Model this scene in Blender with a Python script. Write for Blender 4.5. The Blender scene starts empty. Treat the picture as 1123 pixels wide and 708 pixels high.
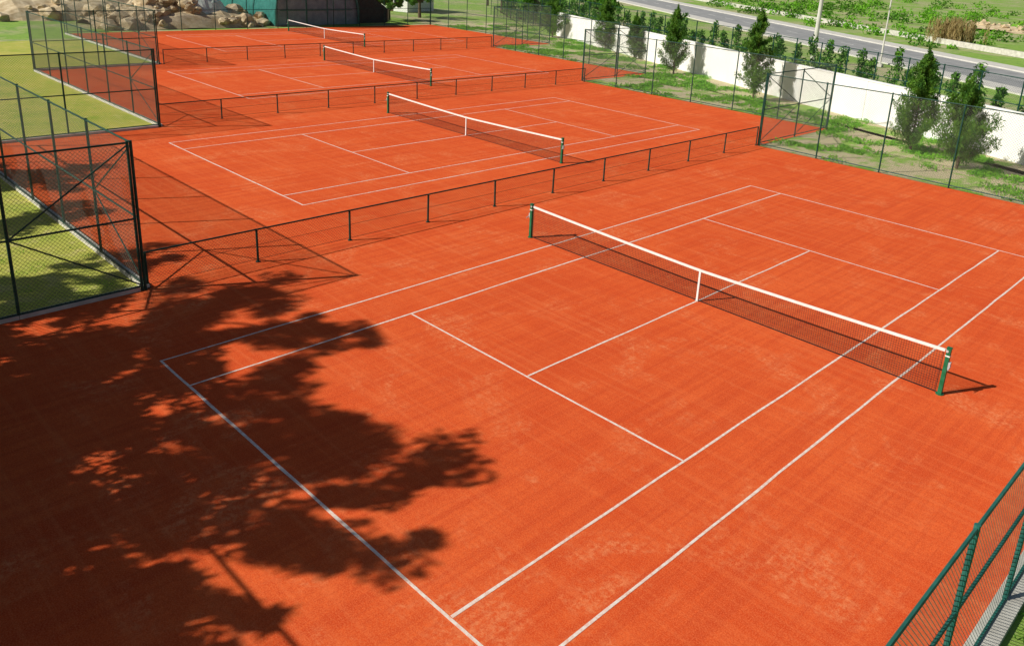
import bpy, bmesh, math, random
import numpy as np
from mathutils import Matrix, Vector, noise as mnoise
random.seed(7); rng=np.random.default_rng(7)
scene=bpy.context.scene
scene.view_settings.view_transform='Standard'
scene.view_settings.look='None'; scene.view_settings.exposure=0

# ---------------- materials ----------------
def mat(name,rough=.8):
    m=bpy.data.materials.new(name); m.use_nodes=True
    nt=m.node_tree; b=nt.nodes['Principled BSDF']; b.inputs['Roughness'].default_value=rough
    b.inputs['Specular IOR Level'].default_value=.2
    return m,nt,b
def coord(nt,sc=(1,1,1),rot=(0,0,0)):
    t=nt.nodes.new('ShaderNodeNewGeometry'); mp=nt.nodes.new('ShaderNodeMapping')
    mp.inputs['Scale'].default_value=sc; mp.inputs['Rotation'].default_value=rot
    nt.links.new(t.outputs['Position'],mp.inputs['Vector']); return mp.outputs[0]
def noi(nt,vec,scale,detail=4,rough=.55,lo=.35,hi=.65,dist=0):
    n=nt.nodes.new('ShaderNodeTexNoise'); n.inputs['Scale'].default_value=scale
    n.inputs['Detail'].default_value=detail; n.inputs['Roughness'].default_value=rough
    n.inputs['Distortion'].default_value=dist
    nt.links.new(vec,n.inputs['Vector'])
    r=nt.nodes.new('ShaderNodeMapRange'); r.inputs[1].default_value=lo; r.inputs[2].default_value=hi
    nt.links.new(n.outputs[0],r.inputs[0]); return r.outputs[0]
def mul(nt,a,k):
    n=nt.nodes.new('ShaderNodeMath'); n.operation='MULTIPLY'
    nt.links.new(a,n.inputs[0])
    if isinstance(k,(int,float)): n.inputs[1].default_value=k
    else: nt.links.new(k,n.inputs[1])
    return n.outputs[0]
def mix(nt,f,a,b,mode='MIX'):
    n=nt.nodes.new('ShaderNodeMix'); n.data_type='RGBA'; n.blend_type=mode
    if isinstance(f,(int,float)): n.inputs[0].default_value=f
    else: nt.links.new(f,n.inputs[0])
    for i,v in ((6,a),(7,b)):
        if isinstance(v,tuple): n.inputs[i].default_value=(*v,1)
        else: nt.links.new(v,n.inputs[i])
    return n.outputs[2]
def bump(nt,b,h,strength=.3,dist=.01):
    n=nt.nodes.new('ShaderNodeBump'); n.inputs['Strength'].default_value=strength; n.inputs['Distance'].default_value=dist
    nt.links.new(h,n.inputs['Height']); nt.links.new(n.outputs[0],b.inputs['Normal'])
def simple(name,c1,c2,scale=3,rough=.7,detail=3,bs=0):
    m,nt,b=mat(name,rough); v=coord(nt); f=noi(nt,v,scale,detail)
    nt.links.new(mix(nt,f,c1,c2),b.inputs['Base Color'])
    if bs: bump(nt,b,noi(nt,v,scale*6,3,lo=0,hi=1),bs)
    return m
def leafmat(name,c1,c2,scale=1.6):
    m,nt,b=mat(name,.6); v=coord(nt); f=noi(nt,v,scale,2)
    c=mix(nt,f,c1,c2)
    nt.links.new(c,b.inputs['Base Color'])
    tr=nt.nodes.new('ShaderNodeBsdfTranslucent'); nt.links.new(c,tr.inputs['Color'])
    mx=nt.nodes.new('ShaderNodeMixShader'); mx.inputs[0].default_value=.35
    out=nt.nodes['Material Output']
    nt.links.new(b.outputs[0],mx.inputs[1]); nt.links.new(tr.outputs[0],mx.inputs[2]); nt.links.new(mx.outputs[0],out.inputs[0])
    return m
m_clay,nt,b=mat('red_clay',.95); b.inputs['Specular IOR Level'].default_value=.04
v=coord(nt)
big=noi(nt,v,.20,3,.6,.38,.62,.6); med=noi(nt,v,1.1,4,.65,.4,.68,.4)
c=mix(nt,big,(.70,.078,.015),(.80,.120,.026))
c=mix(nt,mul(nt,med,.5),c,(.85,.158,.040))
mott=noi(nt,v,2.6,5,.85,.42,.60); c=mix(nt,mul(nt,mott,.42),c,(.61,.056,.012))
pale=noi(nt,v,.55,4,.7,.53,.64,.8); por=noi(nt,v,8,4,.85,.44,.58); c=mix(nt,mul(nt,mul(nt,pale,por),.70),c,(.88,.31,.13))
vs=coord(nt,(3.4,.12,1)); st=noi(nt,vs,1.5,4,.65,.46,.62); c=mix(nt,mul(nt,st,.60),c,(.57,.050,.012))
vs=coord(nt,(.10,3.2,1)); st=noi(nt,vs,1.7,3,.6,.50,.68); c=mix(nt,mul(nt,st,.36),c,(.88,.21,.07))
fine=noi(nt,v,15,4,.85,.38,.62); c=mix(nt,mul(nt,fine,.46),c,(.52,.046,.012))
grain=noi(nt,v,48,1,.7,.40,.66); c=mix(nt,mul(nt,grain,.34),c,(.92,.27,.10))
nt.links.new(c,b.inputs['Base Color'])
m_line,nt,b=mat('line_tape',.8); v=coord(nt)
f=noi(nt,v,8,5,.82,.42,.64)
nt.links.new(mix(nt,mul(nt,f,.78),(.82,.77,.70),(.78,.33,.20)),b.inputs['Base Color'])
m_lawn,nt,b=mat('lawn',.9); v=coord(nt)
c=mix(nt,noi(nt,v,.5,4,.6),(.60,.54,.12),(.40,.46,.07)); c=mix(nt,mul(nt,noi(nt,v,18,3,.7),.45),c,(.22,.28,.035))
c=mix(nt,mul(nt,noi(nt,v,1.9,5,.7,.52,.68),.6),c,(.64,.54,.24))
nt.links.new(c,b.inputs['Base Color']); bump(nt,b,noi(nt,v,40,2,.7,0,1),.5,.03)
m_ground,nt,b=mat('rough_ground',.95); v=coord(nt)
c=mix(nt,noi(nt,v,.10,5,.65,.40,.54,.5),(.46,.41,.25),(.24,.40,.06)); c=mix(nt,mul(nt,noi(nt,v,.9,5,.7,.47,.62),.75),c,(.13,.29,.04))
c=mix(nt,mul(nt,noi(nt,v,7,3,.7,.5,.7),.35),c,(.50,.45,.29))
nt.links.new(c,b.inputs['Base Color'])
m_strip,nt,b=mat('weedy_verge',.95); v=coord(nt)
c=mix(nt,noi(nt,v,.45,5,.7,.49,.57,.5),(.60,.50,.32),(.26,.45,.06)); c=mix(nt,mul(nt,noi(nt,v,6,4,.75,.50,.66),.55),c,(.14,.33,.035))
c=mix(nt,mul(nt,noi(nt,v,20,2,.7,.55,.75),.5),c,(.66,.57,.40))
nt.links.new(c,b.inputs['Base Color'])
m_asph=simple('asphalt',(.27,.275,.28),(.36,.36,.36),.6,.9,5)
m_pave=simple('paving',(.56,.54,.50),(.68,.66,.61),1.2,.9,5)
m_conc=simple('concrete',(.46,.44,.39),(.64,.62,.56),2.5,.9,5,.2)
m_white,nt,b=mat('white_plaster',.85); v=coord(nt)
c=mix(nt,noi(nt,v,.5,4,.6,.35,.7),(.92,.91,.90),(.86,.85,.83))
vs=coord(nt,(3,3,.25)); c=mix(nt,mul(nt,noi(nt,vs,1.2,5,.7,.55,.75),.25),c,(.52,.49,.44))
nt.links.new(c,b.inputs['Base Color'])
m_green=simple('green_paint',(.010,.045,.034),(.020,.080,.060),6,.5)
m_teal=simple('teal_paint',(.02,.11,.09),(.03,.16,.13),6,.45)
m_gpost=simple('net_post_paint',(.012,.12,.05),(.02,.17,.08),8,.4)
m_wire=simple('coated_wire',(.10,.11,.095),(.14,.15,.13),5,.6)
m_wiredk=simple('coated_wire_dark',(.03,.05,.045),(.05,.07,.06),5,.6)
m_wirelt=simple('galvanised_wire',(.36,.52,.52),(.50,.64,.64),5,.5)
m_cord=simple('net_cord',(.015,.015,.017),(.03,.03,.03),5,.8)
m_tape=simple('white_band',(.84,.84,.82),(.74,.72,.68),9,.7)
m_metal=simple('grey_metal',(.35,.35,.35),(.5,.5,.5),4,.4)
m_bark=simple('bark',(.10,.07,.045),(.20,.15,.10),14,.9,3)
m_leaf=leafmat('needle_foliage',(.045,.14,.018),(.16,.33,.035),2.2)
m_leaf2=leafmat('shrub_foliage',(.05,.17,.02),(.15,.35,.03))
m_leaf3=leafmat('bright_foliage',(.12,.38,.02),(.24,.52,.035),2)
m_dry=leafmat('dry_reed',(.36,.26,.10),(.50,.40,.19))
m_rock=simple('limestone',(.44,.33,.19),(.68,.56,.38),1.5,.95,5,.6)
m_tarp=simple('teal_tarp',(.02,.15,.13),(.04,.22,.19),2,.5,5)
m_tarpd=simple('grey_tarp',(.15,.26,.30),(.25,.38,.42),1.3,.6,5)
m_dark=simple('dark_sheet',(.012,.03,.03),(.02,.05,.05),3,.8)
m_cloth=simple('pale_tarp',(.50,.62,.56),(.78,.82,.76),2,.7)
m_roof=simple('roof_tile',(.45,.16,.07),(.56,.24,.12),5,.8)
m_glass=simple('window_glass',(.03,.04,.05),(.06,.07,.08),2,.15)
m_car=simple('car_paint',(.10,.16,.26),(.12,.19,.30),1,.3)
m_tyre=simple('tyre_rubber',(.015,.015,.015),(.03,.03,.03),9,.8)

# ---------------- mesh builder (quads) ----------------
Z=np.array([0,0,1.])
class MB:
    def __init__(s): s.q=[];s.m=[];s.mats=[]
    def mi(s,m):
        if m not in s.mats: s.mats.append(m)
        return s.mats.index(m)
    def quads(s,arr,m):
        arr=np.asarray(arr,float).reshape(-1,4,3); s.q.append(arr); s.m.append(np.full(len(arr),s.mi(m)))
    def quad(s,a,b,c,d,m): s.quads([[a,b,c,d]],m)
    def box(s,c,sz,m,ang=0):
        x,y,z=[k/2 for k in sz]
        P=np.array([[-x,-y,-z],[x,-y,-z],[x,y,-z],[-x,y,-z],[-x,-y,z],[x,-y,z],[x,y,z],[-x,y,z]])
        ca,sa=math.cos(ang),math.sin(ang)
        P=P@np.array([[ca,sa,0],[-sa,ca,0],[0,0,1]])+np.array(c)
        s.quads(P[[[0,3,2,1],[4,5,6,7],[0,1,5,4],[1,2,6,5],[2,3,7,6],[3,0,4,7]]],m)
    def beam(s,a,b,w,h,m):
        a=np.array(a,float);b=np.array(b,float);d=b-a;L=np.linalg.norm(d)
        s.box((a+b)/2,(L,w,h),m,math.atan2(d[1],d[0]))
    def tube(s,a,b,r,m,seg=8,r2=None):
        seg+=seg%2
        a=np.array(a,float);b=np.array(b,float);r2=r if r2 is None else r2
        d=b-a;d/=np.linalg.norm(d)+1e-9
        u=np.cross(d,[0,0,1] if abs(d[2])<.9 else [1,0,0]);u/=np.linalg.norm(u);w=np.cross(d,u)
        t=np.linspace(0,2*np.pi,seg+1)
        ring=np.cos(t)[:,None]*u+np.sin(t)[:,None]*w
        A=a+ring*r;B=b+ring*r2
        s.quads(np.stack([A[:-1],A[1:],B[1:],B[:-1]],1),m)
        for C,ce in ((A,a),(B,b)):
            s.quads([[ce,C[i],C[i+1],C[i+2]] for i in range(0,seg,2)],m)
    def leaves(s,c,rad,n,size,m,asp=.35,up=0):
        c=np.array(c,float);rad=np.array(rad,float)*np.ones(3)
        p=rng.normal(size=(n,3));p/=np.linalg.norm(p,axis=1)[:,None]+1e-9
        p=p*(rng.random((n,1))**.45)*rad+c
        u=rng.normal(size=(n,3))+np.array([0,0,up]);u/=np.linalg.norm(u,axis=1)[:,None]
        w=np.cross(u,rng.normal(size=(n,3)));w/=np.linalg.norm(w,axis=1)[:,None]+1e-9
        sz=size*(.6+.8*rng.random((n,1)))
        u=u*sz/2;w=w*sz*asp/2
        s.quads(np.stack([p-u,p+w,p+u,p-w],1),m)
    def mesh_ribbons(s,O,U,L,H,m,cell=.06,w=.006,z0=0):
        U=np.array(U,float);O=np.array(O,float)+Z*z0
        st=cell*math.sqrt(2);hw=w*math.sqrt(2)/2;S0=[];T0=[];T1=[];SG=[]
        for sgn in (1,-1):
            for s0 in np.arange(-H,L,st) if sgn>0 else np.arange(0,L+H,st):
                if sgn>0: t0=max(0,-s0);t1=min(H,L-s0)
                else: t0=max(0,s0-L);t1=min(H,s0)
                if t1-t0<.02: continue
                k=max(1,int(math.ceil((t1-t0)/.45)));e=np.linspace(t0,t1,k+1)
                S0+=[s0]*k;SG+=[sgn]*k;T0+=list(e[:-1]);T1+=list(e[1:])
        S0=np.array(S0)[:,None];T0=np.array(T0)[:,None];T1=np.array(T1)[:,None];SG=np.array(SG)[:,None]
        a=S0+SG*T0;b_=S0+SG*T1
        s.quads(np.stack([O+U*(a-hw)+Z*T0,O+U*(a+hw)+Z*T0,O+U*(b_+hw)+Z*T1,O+U*(b_-hw)+Z*T1],1),m)
    def build(s,name,loc=(0,0,0)):
        Q=np.concatenate(s.q);M=np.concatenate(s.m);n=len(Q)
        me=bpy.data.meshes.new(name)
        me.vertices.add(4*n);me.vertices.foreach_set('co',(Q.reshape(-1,3)-np.array(loc)).ravel().astype(np.float32))
        me.loops.add(4*n);me.loops.foreach_set('vertex_index',np.arange(4*n,dtype=np.int32))
        me.polygons.add(n);me.polygons.foreach_set('loop_start',np.arange(0,4*n,4,dtype=np.int32))
        me.polygons.foreach_set('loop_total',np.full(n,4,dtype=np.int32))
        me.polygons.foreach_set('material_index',M.astype(np.int32))
        for m in s.mats: me.materials.append(m)
        me.update();me.validate()
        ob=bpy.data.objects.new(name,me);ob.location=loc;scene.collection.objects.link(ob);return ob
def poly(name,pts,z,m):
    me=bpy.data.meshes.new(name);me.from_pydata([(x,y,z) for x,y in pts],[],[list(range(len(pts)))]);me.materials.append(m)
    ob=bpy.data.objects.new(name,me);scene.collection.objects.link(ob);return ob

# ---------------- ground ----------------
poly('ground',[(-2500,-800),(800,-800),(800,2500),(-2500,2500)],-.03,m_ground)
clay=[(14.8,-6.3),(14.8,31),(-4,31),(-4,38.7),(-23,38.7),(-23,46.3),(-41,46.3),(-41,54),(-60,54),(-60,16.4),(-41,16.4),(-41,8.9),(-22.2,8.9),(-22.2,1.25),(-3.95,1.25),(-3.95,-6.3)]
poly('clay_ground',clay,0,m_clay)
poly('grass_lawn',[(-4,-20),(-4,1.2),(-22.3,1.2),(-22.3,8.8),(-41.1,8.8),(-41.1,16),(-56,16),(-56,-20)],-.012,m_lawn)
poly('grass_verge',[(-61,54.2),(-41.2,54.2),(-41,46.5),(-23.1,46.5),(-23,38.9),(-4.1,38.9),(-3.9,31.1),(30,31.1),(30,29.6),(-60,66.6)],-.012,m_strip)
poly('grass_side',[(14.95,-10),(40,-10),(40,31),(14.95,31)],-.012,m_ground)

# ---------------- court lines ----------------
def court(cx,cy):
    mb=MB();z=.004
    def ln(x0,y0,x1,y1,w=.055):
        L=math.hypot(x1-x0,y1-y0);n=max(2,int(L/.8));dx,dy=(x1-x0)/L,(y1-y0)/L;nx,ny=-dy,dx
        o=[random.uniform(-.009,.009) for _ in range(n+1)];o[0]=o[-1]=0
        ww=[w*random.uniform(.8,1.05) for _ in range(n+1)]
        P=[(cx+x0+dx*L*i/n+nx*o[i],cy+y0+dy*L*i/n+ny*o[i]) for i in range(n+1)]
        for i in range(n):
            a,b2=P[i],P[i+1];w0,w1=ww[i]/2,ww[i+1]/2
            mb.quad((a[0]-nx*w0,a[1]-ny*w0,z),(b2[0]-nx*w1,b2[1]-ny*w1,z),(b2[0]+nx*w1,b2[1]+ny*w1,z),(a[0]+nx*w0,a[1]+ny*w0,z),m_line)
    X,Y,S,V=5.485,11.885,4.115,6.4;h=.0275
    for sy in (-1,1):
        ln(-X-h,sy*Y,X+h,sy*Y,.06); ln(-S+h,sy*V,S-h,sy*V)
    for sx in (-1,1):
        ln(sx*X,-Y+.03,sx*X,Y-.03);ln(sx*S,-Y+.03,sx*S,Y-.03)
    ln(0,-V+h,0,V-h)
    mb.build('court_lines')
def net(cx,cy):
    mb=MB();H=6.4
    def top(x): return .914+(1.07-.914)*(abs(x)/H)**1.25
    for sx in (-1,1):
        x=cx+sx*H
        mb.box((x,cy,.55),(.085,.085,1.10),m_gpost); mb.box((x,cy,1.11),(.10,.10,.03),m_gpost)
        mb.tube((x,cy,0),(x,cy,.02),.09,m_gpost)
        mb.tube((x-sx*.02,cy-.055,1.04),(x-sx*.02,cy+.055,1.04),.03,m_metal)
        mb.box((x+sx*.065,cy,.72),(.05,.07,.16),m_metal); mb.tube((x+sx*.09,cy,.72),(x+sx*.09,cy-.14,.66),.012,m_metal,6)
        mb.box((x,cy,.93),(.095,.095,.03),m_tape)
        mb.tube((x-sx*.1,cy,.06),(x-sx*.1,cy,1.02),.006,m_cord,4)
    xs=np.linspace(-H+.08,H-.08,64)
    Q=[];cell=.055;t=.0032
    for x in np.arange(-H+.08,H-.08,cell):
        Q.append([(cx+x-t,cy,.04),(cx+x+t,cy,.04),(cx+x+t,cy,top(x)),(cx+x-t,cy,top(x))])
    for k in range(1,18):
        f=k/18
        for i in range(63):
            a,b2=xs[i],xs[i+1];za=.04+f*(top(a)-.04);zb=.04+f*(top(b2)-.04)
            Q.append([(cx+a,cy+.001,za-t),(cx+b2,cy+.001,zb-t),(cx+b2,cy+.001,zb+t),(cx+a,cy+.001,za+t)])
    mb.quads(Q,m_cord)
    for i in range(63):
        a,b2=xs[i],xs[i+1];za,zb=top(a),top(b2)
        for dy in (-.012,.012):
            mb.quad((cx+a,cy+dy,za-.065),(cx+b2,cy+dy,zb-.065),(cx+b2,cy+dy,zb),(cx+a,cy+dy,za),m_tape)
        mb.quad((cx+a,cy-.012,za),(cx+b2,cy-.012,zb),(cx+b2,cy+.012,zb),(cx+a,cy+.012,za),m_tape)
        mb.quad((cx+a,cy-.004,.03),(cx+b2,cy-.004,.03),(cx+b2,cy-.004,.05),(cx+a,cy-.004,.05),m_cord)
    for sx in (-1,1): mb.tube((cx+sx*(H-.09),cy,1.05),(cx+sx*H,cy,1.06),.008,m_metal,6)
    mb.box((cx,cy,.455),(.055,.034,.91),m_tape); mb.box((cx,cy,.012),(.09,.06,.02),m_metal)
    mb.build('tennis_net',(cx,cy,0))
for c in ((5.485,11.885),(-13.45,19.8),(-32.3,27.4),(-51.2,35)):
    court(*c);net(*c)

# ---------------- fences ----------------
def low_fence(x,y0,y1):
    mb=MB();n=max(1,round((y1-y0)/3.05));h=.95
    for i in range(n+1):
        y=y0+(y1-y0)*i/n;dx=random.uniform(-.02,.02)
        mb.tube((x,y,0),(x+dx,y,h+.02),.033,m_green);mb.tube((x,y,0),(x,y,.02),.07,m_green)
    mb.tube((x,y0,h),(x,y1,h),.024,m_green,6)
    for zz in (.08,.5): mb.tube((x,y0,zz),(x,y1,zz),.006,m_green,4)
    mb.mesh_ribbons((x+.02,y0,0),(0,1,0),y1-y0,h-.06,m_wiredk,.065,.0045,.05)
    mb.build('low_fence',(x,y0,0))
low_fence(-4.05,1.3,31);low_fence(-22.6,9,38.6);low_fence(-41,16.6,46.2)
def tall_fence(a,b,h=3.8,sp=3.05,mesh=m_wire,cell=.07,w=.009,curb=True,braces=(0,),mid=True,pm=m_green,midr=(.5,),cw=.16):
    mb=MB();a=np.array([*a,0.]);b=np.array([*b,0.]);d=b-a;L=np.linalg.norm(d);u=d/L;n=max(1,round(L/sp))
    for i in range(n+1):
        p=a+d*i/n
        mb.tube(p,p+Z*(h+.05),.037,pm)
    lv=[h,.12]+([h*k for k in midr] if mid else [])
    for z in lv: mb.tube(a+Z*z,b+Z*z,.026,pm,6)
    for i in braces:
        if i<0: i=n+i
        p=a+d*i/n;q=a+d*(i+1)/n
        mb.tube(p+Z*.15,q+Z*h*.5,.02,pm,6);mb.tube(q+Z*h*.5,p+Z*(h-.05),.02,pm,6)
    nr=np.array([-u[1],u[0],0])*.03
    mb.mesh_ribbons(a+nr,u,L,h-.15,mesh,cell,w,.12)
    if curb: mb.beam(a+u*.05-nr*1.5+Z*.03,b-u*.05-nr*1.5+Z*.03,cw,.14,m_conc)
    mb.build('chain_link_fence',tuple(a))
tall_fence((-3.95,1.2),(-22.2,1.2))
tall_fence((-3.95,1.12),(-3.95,-9.7),sp=3.0,w=.007)
tall_fence((-22.2,8.85),(-40.9,8.85),h=3.5)
tall_fence((-22.2,1.3),(-22.2,8.77),h=3.5,braces=())
tall_fence((-41,16.3),(-59.9,16.3),h=3.5)
tall_fence((-41,8.95),(-41,16.2),h=3.5,braces=())
tall_fence((-3.8,-6.4),(14.7,-6.4),h=3.8,braces=(),w=.005)
tall_fence((14.87,-6.3),(14.87,30.9),h=3.0,mesh=m_wirelt,cell=.05,w=.010,braces=(),midr=(.62,),pm=m_teal,cw=.34)
kw=dict(h=3.6,curb=False,cell=.08,w=.007)
tall_fence((-3.9,31.05),(14.7,31.05),braces=(),mid=False,**kw)
tall_fence((-4,31.1),(-4,38.65),braces=(0,-1),**kw)
tall_fence((-4.1,38.75),(-22.9,38.75),braces=(),mid=False,**kw)
tall_fence((-23,38.8),(-23,46.2),braces=(0,-1),**kw)
tall_fence((-23.1,46.35),(-40.9,46.35),braces=(0,),**kw)
tall_fence((-41,46.4),(-41,53.9),braces=(0,-1),**kw)
tall_fence((-41.1,54),(-60,54),braces=(0,),**kw)
tall_fence((-60,16.5),(-60,53.9),braces=(),**kw)

# ---------------- wall, hedge, street ----------------
W0=np.array([30,29.7,0.]);W1=np.array([-47,61.3,0.]);wd=W1-W0;WL=np.linalg.norm(wd);wu=wd/WL;wn=np.array([wu[1],-wu[0],0]);wn=wn if wn[1]>0 else -wn
mb=MB()
mb.beam(W0+Z*1.18,W1+Z*1.18,.2,2.4,m_white);mb.beam(W0+Z*2.42,W1+Z*2.42,.28,.08,m_white)
for i in range(int(WL/6)):
    p=W0+wu*(i*6+1)-wn*.11; mb.box(p+Z*1.17,(.3,.05,2.38),m_white,math.atan2(wu[1],wu[0]))
mb.build('white_wall',tuple(W0))
mb=MB()
F0=W0+wn*1.2;F1=W1+wu*25+wn*1.2;FL=WL+25;n=int(FL/2.5)
for i in range(n+1):
    p=F0+(F1-F0)*i/n; mb.tube(p,p+Z*4.0,.04,m_green,6)
for z in (2.6,3.95): mb.tube(F0+Z*z,F1+Z*z,.025,m_green,6)
mb.mesh_ribbons(F0,wu,FL,3.8,m_wiredk,.1,.007,.1)
mb.build('street_fence',tuple(F0))
mb=MB()
for i in range(int(FL/1.5)):
    p=W0+wu*(i*1.5+random.uniform(-.4,.4))+wn*(2.4+random.uniform(-.3,.3));h=random.uniform(2.9,4.4)
    mb.tube(p,p+Z*h*.8,.04,m_bark,5,.015)
    for k in range(6):
        f=(k+.5)/6; r=.9*(1-f*.65)*random.uniform(.7,1.2)
        mb.leaves(p+Z*(h*(.15+.85*f))+np.array([random.uniform(-.15,.15),random.uniform(-.15,.15),0]),(r,r,h*.12),90,.26,m_leaf2,.45,.6)
mb.build('hedge_row',tuple(W0))
RA=np.array((40.,44.));RB=np.array((-200.,200.));rd=(RB-RA)/np.linalg.norm(RB-RA);rn=np.array([-rd[1],rd[0]]);rn=rn if rn[1]>0 else -rn;RL=np.linalg.norm(RB-RA)
def strip(name,w0,w1,z,m): return poly(name,[tuple(RA+rn*w0),tuple(RB+rn*w0),tuple(RB+rn*w1),tuple(RA+rn*w1)],z,m)
strip('road',0,10,-.022,m_asph)
def slab(name,w0,w1,z):
    mb=MB();A=np.array([*(RA+rn*(w0+w1)/2),z/2-.02]);B=np.array([*(RB+rn*(w0+w1)/2),z/2-.02]);mb.beam(A,B,w1-w0,z+.04,m_pave);mb.build(name)
slab('pavement',-3,-.02,.1);slab('pavement',10.02,13,.1)
mb=MB()
def rq(s0,s1,w0,w1,z):
    P=[RA+rd*s+rn*w_ for s,w_ in ((s0,w0),(s1,w0),(s1,w1),(s0,w1))];mb.quad(*[(*q,z) for q in P],m_tape)
for k in range(int(RL/7)): rq(k*7,k*7+3,4.92,5.08,-.018)
rq(0,RL,.3,.42,-.018);rq(0,RL,9.6,9.72,-.018)
mb.build('road_markings')
mb=MB()
p0=np.array([*(RA+rn*22),0]);p1=np.array([*(RB+rn*22),0]);mb.beam(p0+Z*.35,p1+Z*.35,.3,.7,m_conc);mb.build('low_concrete_wall')

# ---------------- trees ----------------
def conifer(x,y,h,r,name='young_pine_tree',dens=1.,m=m_leaf):
    mb=MB();p=np.array([x,y,0.]);pr=p
    lean=np.array([random.uniform(-.15,.15),random.uniform(-.15,.15),0])
    for k in range(6):
        q=p+Z*h*.95*(k+1)/6+lean*(k+1)/6*(1+.3*random.random());mb.tube(pr,q,.075*(1-k/6.5),m_bark,7,.075*(1-(k+1)/6.5));pr=q
    nb=int(80*dens)
    for k in range(nb):
        f=.04+.96*(k+random.random())/nb
        R_=r*((1-f)**.8+.05)*(.5+.55*random.random())*(min(1,f/.12)**.5)
        a=random.uniform(0,6.283);c0=p+Z*h*f*.90+lean*f
        e=c0+np.array([math.cos(a)*R_,math.sin(a)*R_,R_*.75+random.uniform(-.05,.15)])
        mb.tube(c0,e,.018,m_bark,4,.006)
        for t in (.3,.55,.8,1.0,1.12):
            cc=c0+(e-c0)*t; s_=.11+.14*r*(.4+.6*(1-f))*random.uniform(.6,1.1)
            mb.leaves(cc,(s_,s_,s_*1.1),int(42*dens),.16,m,.28,1.3)
    mb.leaves(p+lean+Z*h*.97,(.10,.10,.30),80,.2,m,.2,2)
    mb.build(name,(x,y,0))
for a in ((1.4,37.0,5.3,1.4),(4.3,35.3,4.3,1.65),(-12.0,44.0,6.1,1.4),(-22,48.6,5.3,1.4),(-35.5,56,4.9,1.5),(-30,53.6,3.9,1.0),(-45.5,59.0,4.7,1.6)): conifer(*a)
def broad(x,y,h,r,m=m_leaf2,name='broadleaf_tree'):
    mb=MB();p=np.array([x,y,0.]);mb.tube(p,p+Z*h*.5,.22,m_bark,8,.14)
    for k in range(26):
        a=random.uniform(0,6.283);f=random.random();R_=r*math.sqrt(random.random())
        e=p+np.array([math.cos(a)*R_,math.sin(a)*R_,h*(.4+.58*f*(1-.35*(R_/r)**2))])
        mb.tube(p+Z*h*.42,e,.06,m_bark,4,.02);s_=random.uniform(.5,1.0)*r*.33
        mb.leaves(e,(s_,s_,s_*.75),150,.32,m,.5)
    mb.build(name,(x,y,0))
for a in ((-56,68,6,2.8),(-64,72,7,3.2),(-72,76,6.5,3),(-52,74,5.5,2.6),(-84,84,8,4),(-68,58.5,4.5,2.2),(-66,52.5,4,1.8),(-94,40,8,4),(-92,24,8,4.5),(-90,8,8,4),(-100,60,9,5)): broad(*a)

def big_pine(x,y,h,r,name='pine_tree'):
    mb=MB();p=np.array([x,y,0.]);pr=p
    for k in range(6):
        q=p+Z*h*.85*(k+1)/6+np.array([math.sin(k*1.3+x)*.25,math.cos(k+x)*.2,0]);mb.tube(pr,q,.22*(1-k/7),m_bark,9,.22*(1-(k+1)/7));pr=q
    for k in range(29):
        f=.26+.72*random.random();a=random.uniform(0,6.283);R_=r*(.40+.80*random.random())*math.sqrt(max(.12,1-((f-.58)/.5)**2))
        c0=p+Z*h*(f-.06);e=p+np.array([math.cos(a)*R_,math.sin(a)*R_,h*f+.5*random.random()])
        mb.tube(c0,e,.05,m_bark,5,.02)
        for t in (.45,.7,.9,1.1,1.25):
            cc=c0+(e-c0)*t+np.array([random.uniform(-.35,.35),random.uniform(-.35,.35),0]);s_=random.uniform(.25,.65)
            mb.leaves(cc,(s_,s_,s_*.4),120,.25,m_leaf,.36,.3)
    mb.build(name,(x,y,0))
for x,y,h,r in ((-6.4,-8.8,10.4,2.5),(-2.4,-9.8,9.8,2.6),(1.9,-9.4,8.2,2.6),(2.6,-9.6,5.6,2.0),(-4.2,-8.6,6.8,2.3),(-.8,-8.8,5.6,2.1),(1.0,-8.6,4.6,1.8),(-10.8,-9.5,8.5,2.5),(-15,-7,7,2.3),(-20,-6,7,2.2)): big_pine(x,y,h,r)

# ---------------- verge weeds ----------------
mb=MB()
def inverge(x,y):
    wy=W0[1]+(x-W0[0])*wd[1]/wd[0]
    lo=31.1 if x>-4 else 38.9 if x>-23 else 46.5 if x>-41 else 54.2
    return lo+.2<y<wy-.3
k=0
while k<640:
    x=random.uniform(-58,22);y=random.uniform(31,66)
    if not inverge(x,y): continue
    if mnoise.noise(Vector((x*.3,y*.3,0)))<.02: continue
    k+=1;s_=random.uniform(.10,.40)
    mb.leaves((x,y,s_*.2),(s_*2.0,s_*2.0,s_*.4),int(60+140*s_),.15,m_leaf3,.38,1.0)
mb.build('weed_patches')
mb=MB()
for k in range(1000):
    x=random.uniform(-40,-4.2);y=random.uniform(-9,8.6)
    if y>1 and x>-22.4: continue
    mb.leaves((x,y,.02),(.25,.25,.04),12,.06,m_leaf3,.25,2)
for k in range(420): mb.leaves((random.uniform(15.3,19),random.uniform(-2,14),.06),(.3,.3,.1),40,.14,m_leaf2,.2,2)
mb.build('grass_tufts')

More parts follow.
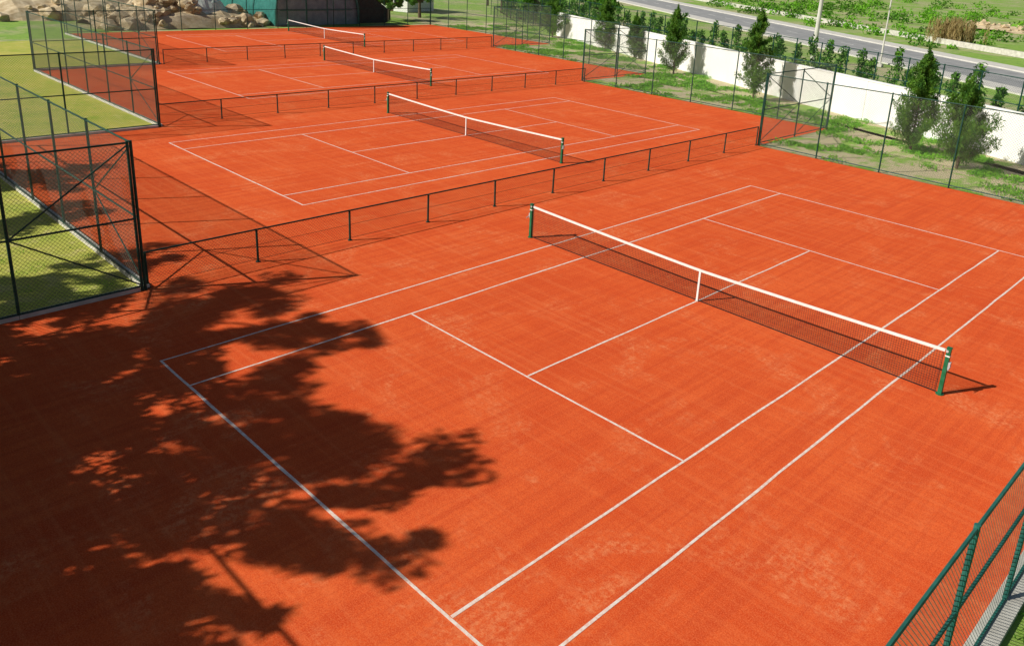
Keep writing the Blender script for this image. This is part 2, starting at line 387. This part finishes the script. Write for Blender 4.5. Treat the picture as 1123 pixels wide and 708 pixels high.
# ---------------- distance ----------------
def rock_pile(name,cx,cy,n,sx,sy,hz):
    V=[];F=[]
    bm0=bmesh.new();bmesh.ops.create_icosphere(bm0,subdivisions=2,radius=1);vs=[v.co.copy() for v in bm0.verts];fs=[[v.index for v in f.verts] for f in bm0.faces]
    for i in range(n):
        a=random.uniform(-1,1);b_=random.uniform(-1,1);x=cx+a*sx;y=cy+b_*sy;s_=random.choice([.2,.3,.4,.5,.8])*random.uniform(.8,1.3)
        z=hz*max(0,1-(a*a*.8+b_*b_*.5))*random.random();off=Vector((random.random()*50,0,0));base=len(V);sc=Vector((random.uniform(.7,1.2),random.uniform(.7,1.2),random.uniform(.5,.9)))
        for c in vs:
            d=1+.6*mnoise.noise(c*1.4+off);V.append((x+c.x*s_*sc.x*d,y+c.y*s_*sc.y*d,z+s_*.3+c.z*s_*sc.z*d))
        F+=[[j+base for j in f] for f in fs]
    N=24;b0=len(V)
    for i in range(N+1):
        for j in range(N+1):
            a=-1.1+2.2*i/N;b_=-1.1+2.2*j/N;hh=hz*.75*max(0,1-(a*a*.8+b_*b_*.6))**.8
            V.append((cx+a*sx,cy+b_*sy,hh*(1+.5*mnoise.noise(Vector((a*3,b_*4,cx))))-.05))
    for i in range(N):
        for j in range(N): q=b0+i*(N+1)+j;F.append([q,q+1,q+N+2,q+N+1])
    me=bpy.data.meshes.new(name);me.from_pydata(V,[],F);me.materials.append(m_rock);ob=bpy.data.objects.new(name,me);scene.collection.objects.link(ob)
rock_pile('rock_pile',-66,28,170,4,7.5,2.2);rock_pile('rock_pile',-76,22,120,5,9,2.6);rock_pile('rock_pile',-30,158,60,7,5,1.2)
V=[];F=[];N=16
for i in range(N+1):
    for j in range(N+1):
        a=-1+2*i/N;b_=-1+2*j/N;V.append((-66+a*2.2,30.5+b_*2.4,max(.02,2.9*(1-a*a)*(1-b_*b_)**.7*(1+.35*mnoise.noise(Vector((a*2.5,b_*2.5,3)))))+.3))
for i in range(N):
    for j in range(N): q=i*(N+1)+j;F.append([q,q+1,q+N+2,q+N+1])
me=bpy.data.meshes.new('tarp_cover');me.from_pydata(V,[],F);me.materials.append(m_cloth);scene.collection.objects.link(bpy.data.objects.new('tarp_cover',me))
mb=MB();x0,x1=-62,-76;yc=40.9;rw=4.9;hh=6.0;N=18
arc=[(yc-rw*math.cos(math.pi*i/N),hh*math.sin(math.pi*i/N)**.8) for i in range(N+1)]
for i in range(N):
    (ya,za),(yb,zb)=arc[i],arc[i+1]
    mb.quad((x0,ya,za),(x0,yb,zb),(x1,yb,zb),(x1,ya,za),m_tarp)
    mb.quad((x0-.3,ya,0),(x0-.3,yb,0),(x0-.3,yb,zb*.985),(x0-.3,ya,za*.985),m_tarpd)
    mb.quad((x1+.3,ya,0),(x1+.3,yb,0),(x1+.3,yb,zb*.985),(x1+.3,ya,za*.985),m_tarpd)
for xx in (x0,x0-4.6,x0-9.3,x1):
    for i in range(N): mb.tube((xx,arc[i][0],arc[i][1]+.03),(xx,arc[i+1][0],arc[i+1][1]+.03),.12,m_tarp,6)
for yy in (-3.4,-1.2,1.2,3.4): mb.tube((x0-.25,yc+yy,0),(x0-.25,yc+yy,4.3),.06,m_tarp,6)
for zz in (1.5,3.2): mb.tube((x0-.25,yc-4.2,zz),(x0-.25,yc+4.2,zz),.05,m_tarp,6)
mb.build('arched_shed',(x0,yc,0))
mb=MB()
mb.quad((-63,46.2,4.2),(-63,50.4,1.4),(-69,50.4,1.4),(-69,46.2,4.2),m_dark);mb.quad((-63.05,46.2,0),(-63.05,50.3,0),(-63.05,50.3,1.38),(-63.05,46.2,4.15),m_dark)
for y_,h_ in ((46.2,4.2),(50.4,1.4)):
    for x_ in (-63,-69): mb.tube((x_,y_,0),(x_,y_,h_),.06,m_green,6)
mb.build('lean_to_canopy',(-63,48,0))
def house(x,y,sx,sy,h,ang,name='white_house'):
    mb=MB();ca,sa=math.cos(ang),math.sin(ang)
    T=lambda a,b_,z:(x+a*ca-b_*sa,y+a*sa+b_*ca,z)
    mb.box((x,y,h/2),(sx,sy,h),m_white,ang)
    for s_ in (-1,1):
        for t in (-.3,0,.3):
            mb.box(T(t*sx,s_*(sy/2+.02),h*.55),(1.1,.06,1.2),m_glass,ang);mb.box(T(t*sx,s_*(sy/2+.06),h*.55-.66),(1.3,.12,.08),m_conc,ang)
            mb.box(T(s_*(sx/2+.02),t*sy,h*.55),(.06,1.0,1.2),m_glass,ang)
    mb.box(T(.15*sx,-(sy/2+.03),1.05),(.95,.07,2.1),m_bark,ang)
    r=1.5;e=.4
    A=[T(-sx/2-e,-sy/2-e,h),T(sx/2+e,-sy/2-e,h),T(sx/2+e,sy/2+e,h),T(-sx/2-e,sy/2+e,h)];B=[T(-sx/2+1.5,0,h+r),T(sx/2-1.5,0,h+r)]
    mb.quad(A[0],A[1],B[1],B[0],m_roof);mb.quad(A[2],A[3],B[0],B[1],m_roof);mb.quad(A[1],A[2],B[1],B[1],m_roof);mb.quad(A[3],A[0],B[0],B[0],m_roof)
    mb.build(name,(x,y,0))
house(-79,63,8,6,3.2,.3)
def lamp(x,y,h,r):
    mb=MB();mb.tube((x,y,0),(x,y,h),r,m_pave,10,r*.6);mb.box((x,y,.15),(.5,.5,.3),m_conc);mb.tube((x,y,h),(x+1.4,y-1.2,h+.4),.05,m_metal);mb.box((x+1.6,y-1.35,h+.42),(.7,.25,.14),m_metal,-.7)
    mb.build('street_lamp',(x,y,0))
lamp(-20.5,69,10,.24);lamp(-16,74,8,.09)
mb=MB()
for k in range(700):
    d=random.uniform(25,330);a=random.uniform(-150,40)
    P=RA+rd*(RL*.5-a)*random.uniform(.1,1)+rn*d*random.choice([1,.4,.2])
    dd=float((P-RA)@rn)
    if dd<14.5: continue
    s_=random.uniform(.4,1.5)*(1+dd/200)
    mb.leaves((P[0],P[1],s_*.4),(s_*1.5,s_*1.5,s_*.7),90,.22+.25*s_,random.choice([m_leaf2,m_leaf3,m_leaf,m_leaf3]),.5)
mb.build('distant_bushes')
mb=MB()
for k in range(60): mb.leaves((-23+random.gauss(0,1.3),113+random.gauss(0,1.3),1.6),(.4,.4,1.8),60,.9,m_dry,.08,4)
mb.build('reed_clump')
mb=MB();cx,cy=-80,14
prof=[(-2.1,.35),(-2.1,.85),(-1.3,.98),(-.75,1.45),(.7,1.48),(1.3,1.02),(2.05,.9),(2.1,.35)]
for (a0,z0_),(a1,z1_) in zip(prof,prof[1:]): mb.quad((cx-.82,cy+a0,z0_),(cx+.82,cy+a0,z0_),(cx+.82,cy+a1,z1_),(cx-.82,cy+a1,z1_),m_glass if abs(a0+a1)>1.5 and min(z0_,z1_)>.97 else m_car)
for sx in (-.82,.82):
    for (a0,z0_),(a1,z1_) in zip(prof[1:],prof[2:-1]): mb.quad((cx+sx,cy+a0,.35),(cx+sx,cy+a1,.35),(cx+sx,cy+a1,z1_),(cx+sx,cy+a0,z0_),m_car)
    s1=sx*1.01
    mb.quad((cx+s1,cy-1.1,1.0),(cx+s1,cy+1.1,1.0),(cx+s1,cy+.65,1.4),(cx+s1,cy-.7,1.38),m_glass)
    for wy in (-1.3,1.3): mb.tube((cx+sx*.8,cy+wy,.33),(cx+sx*1.03,cy+wy,.33),.33,m_tyre,14);mb.tube((cx+sx*1.0,cy+wy,.33),(cx+sx*1.05,cy+wy,.33),.18,m_metal,10)
mb.build('parked_car',(cx,cy,0))

# ---------------- light, camera ----------------
w=bpy.data.worlds.new("World");scene.world=w;w.use_nodes=True;nt=w.node_tree
sky=nt.nodes.new('ShaderNodeTexSky');sky.sky_type='NISHITA';sky.sun_disc=False
el=math.radians(36);sd=Vector((-.46*math.cos(el),-.888*math.cos(el),math.sin(el)))
sky.sun_elevation=el;sky.sun_rotation=math.atan2(sd.x,sd.y)
bg=nt.nodes['Background'];bg.inputs[1].default_value=.05;nt.links.new(sky.outputs[0],bg.inputs[0])
L=bpy.data.lights.new('sun','SUN');L.energy=5.0;L.angle=math.radians(.6);L.color=(1,.95,.84)
lo=bpy.data.objects.new('sun',L);lo.rotation_euler=sd.to_track_quat('Z','Y').to_euler();scene.collection.objects.link(lo);lo.location=(0,0,50)
cd=bpy.data.cameras.new('camera');co=bpy.data.objects.new('camera',cd);scene.collection.objects.link(co);scene.camera=co
cd.sensor_width=36;cd.lens=902.154/1123*36;cd.shift_x=-46.76/1123;cd.shift_y=-112.3/1123;cd.clip_end=5000;cd.clip_start=.1
Rm=Matrix.Rotation(.747,4,'Z')@Matrix.Rotation(1.256,4,'X')@Matrix.Rotation(.061,4,'Z')
co.matrix_world=Matrix.Translation((16.501,-5.837,8.703))@Rm
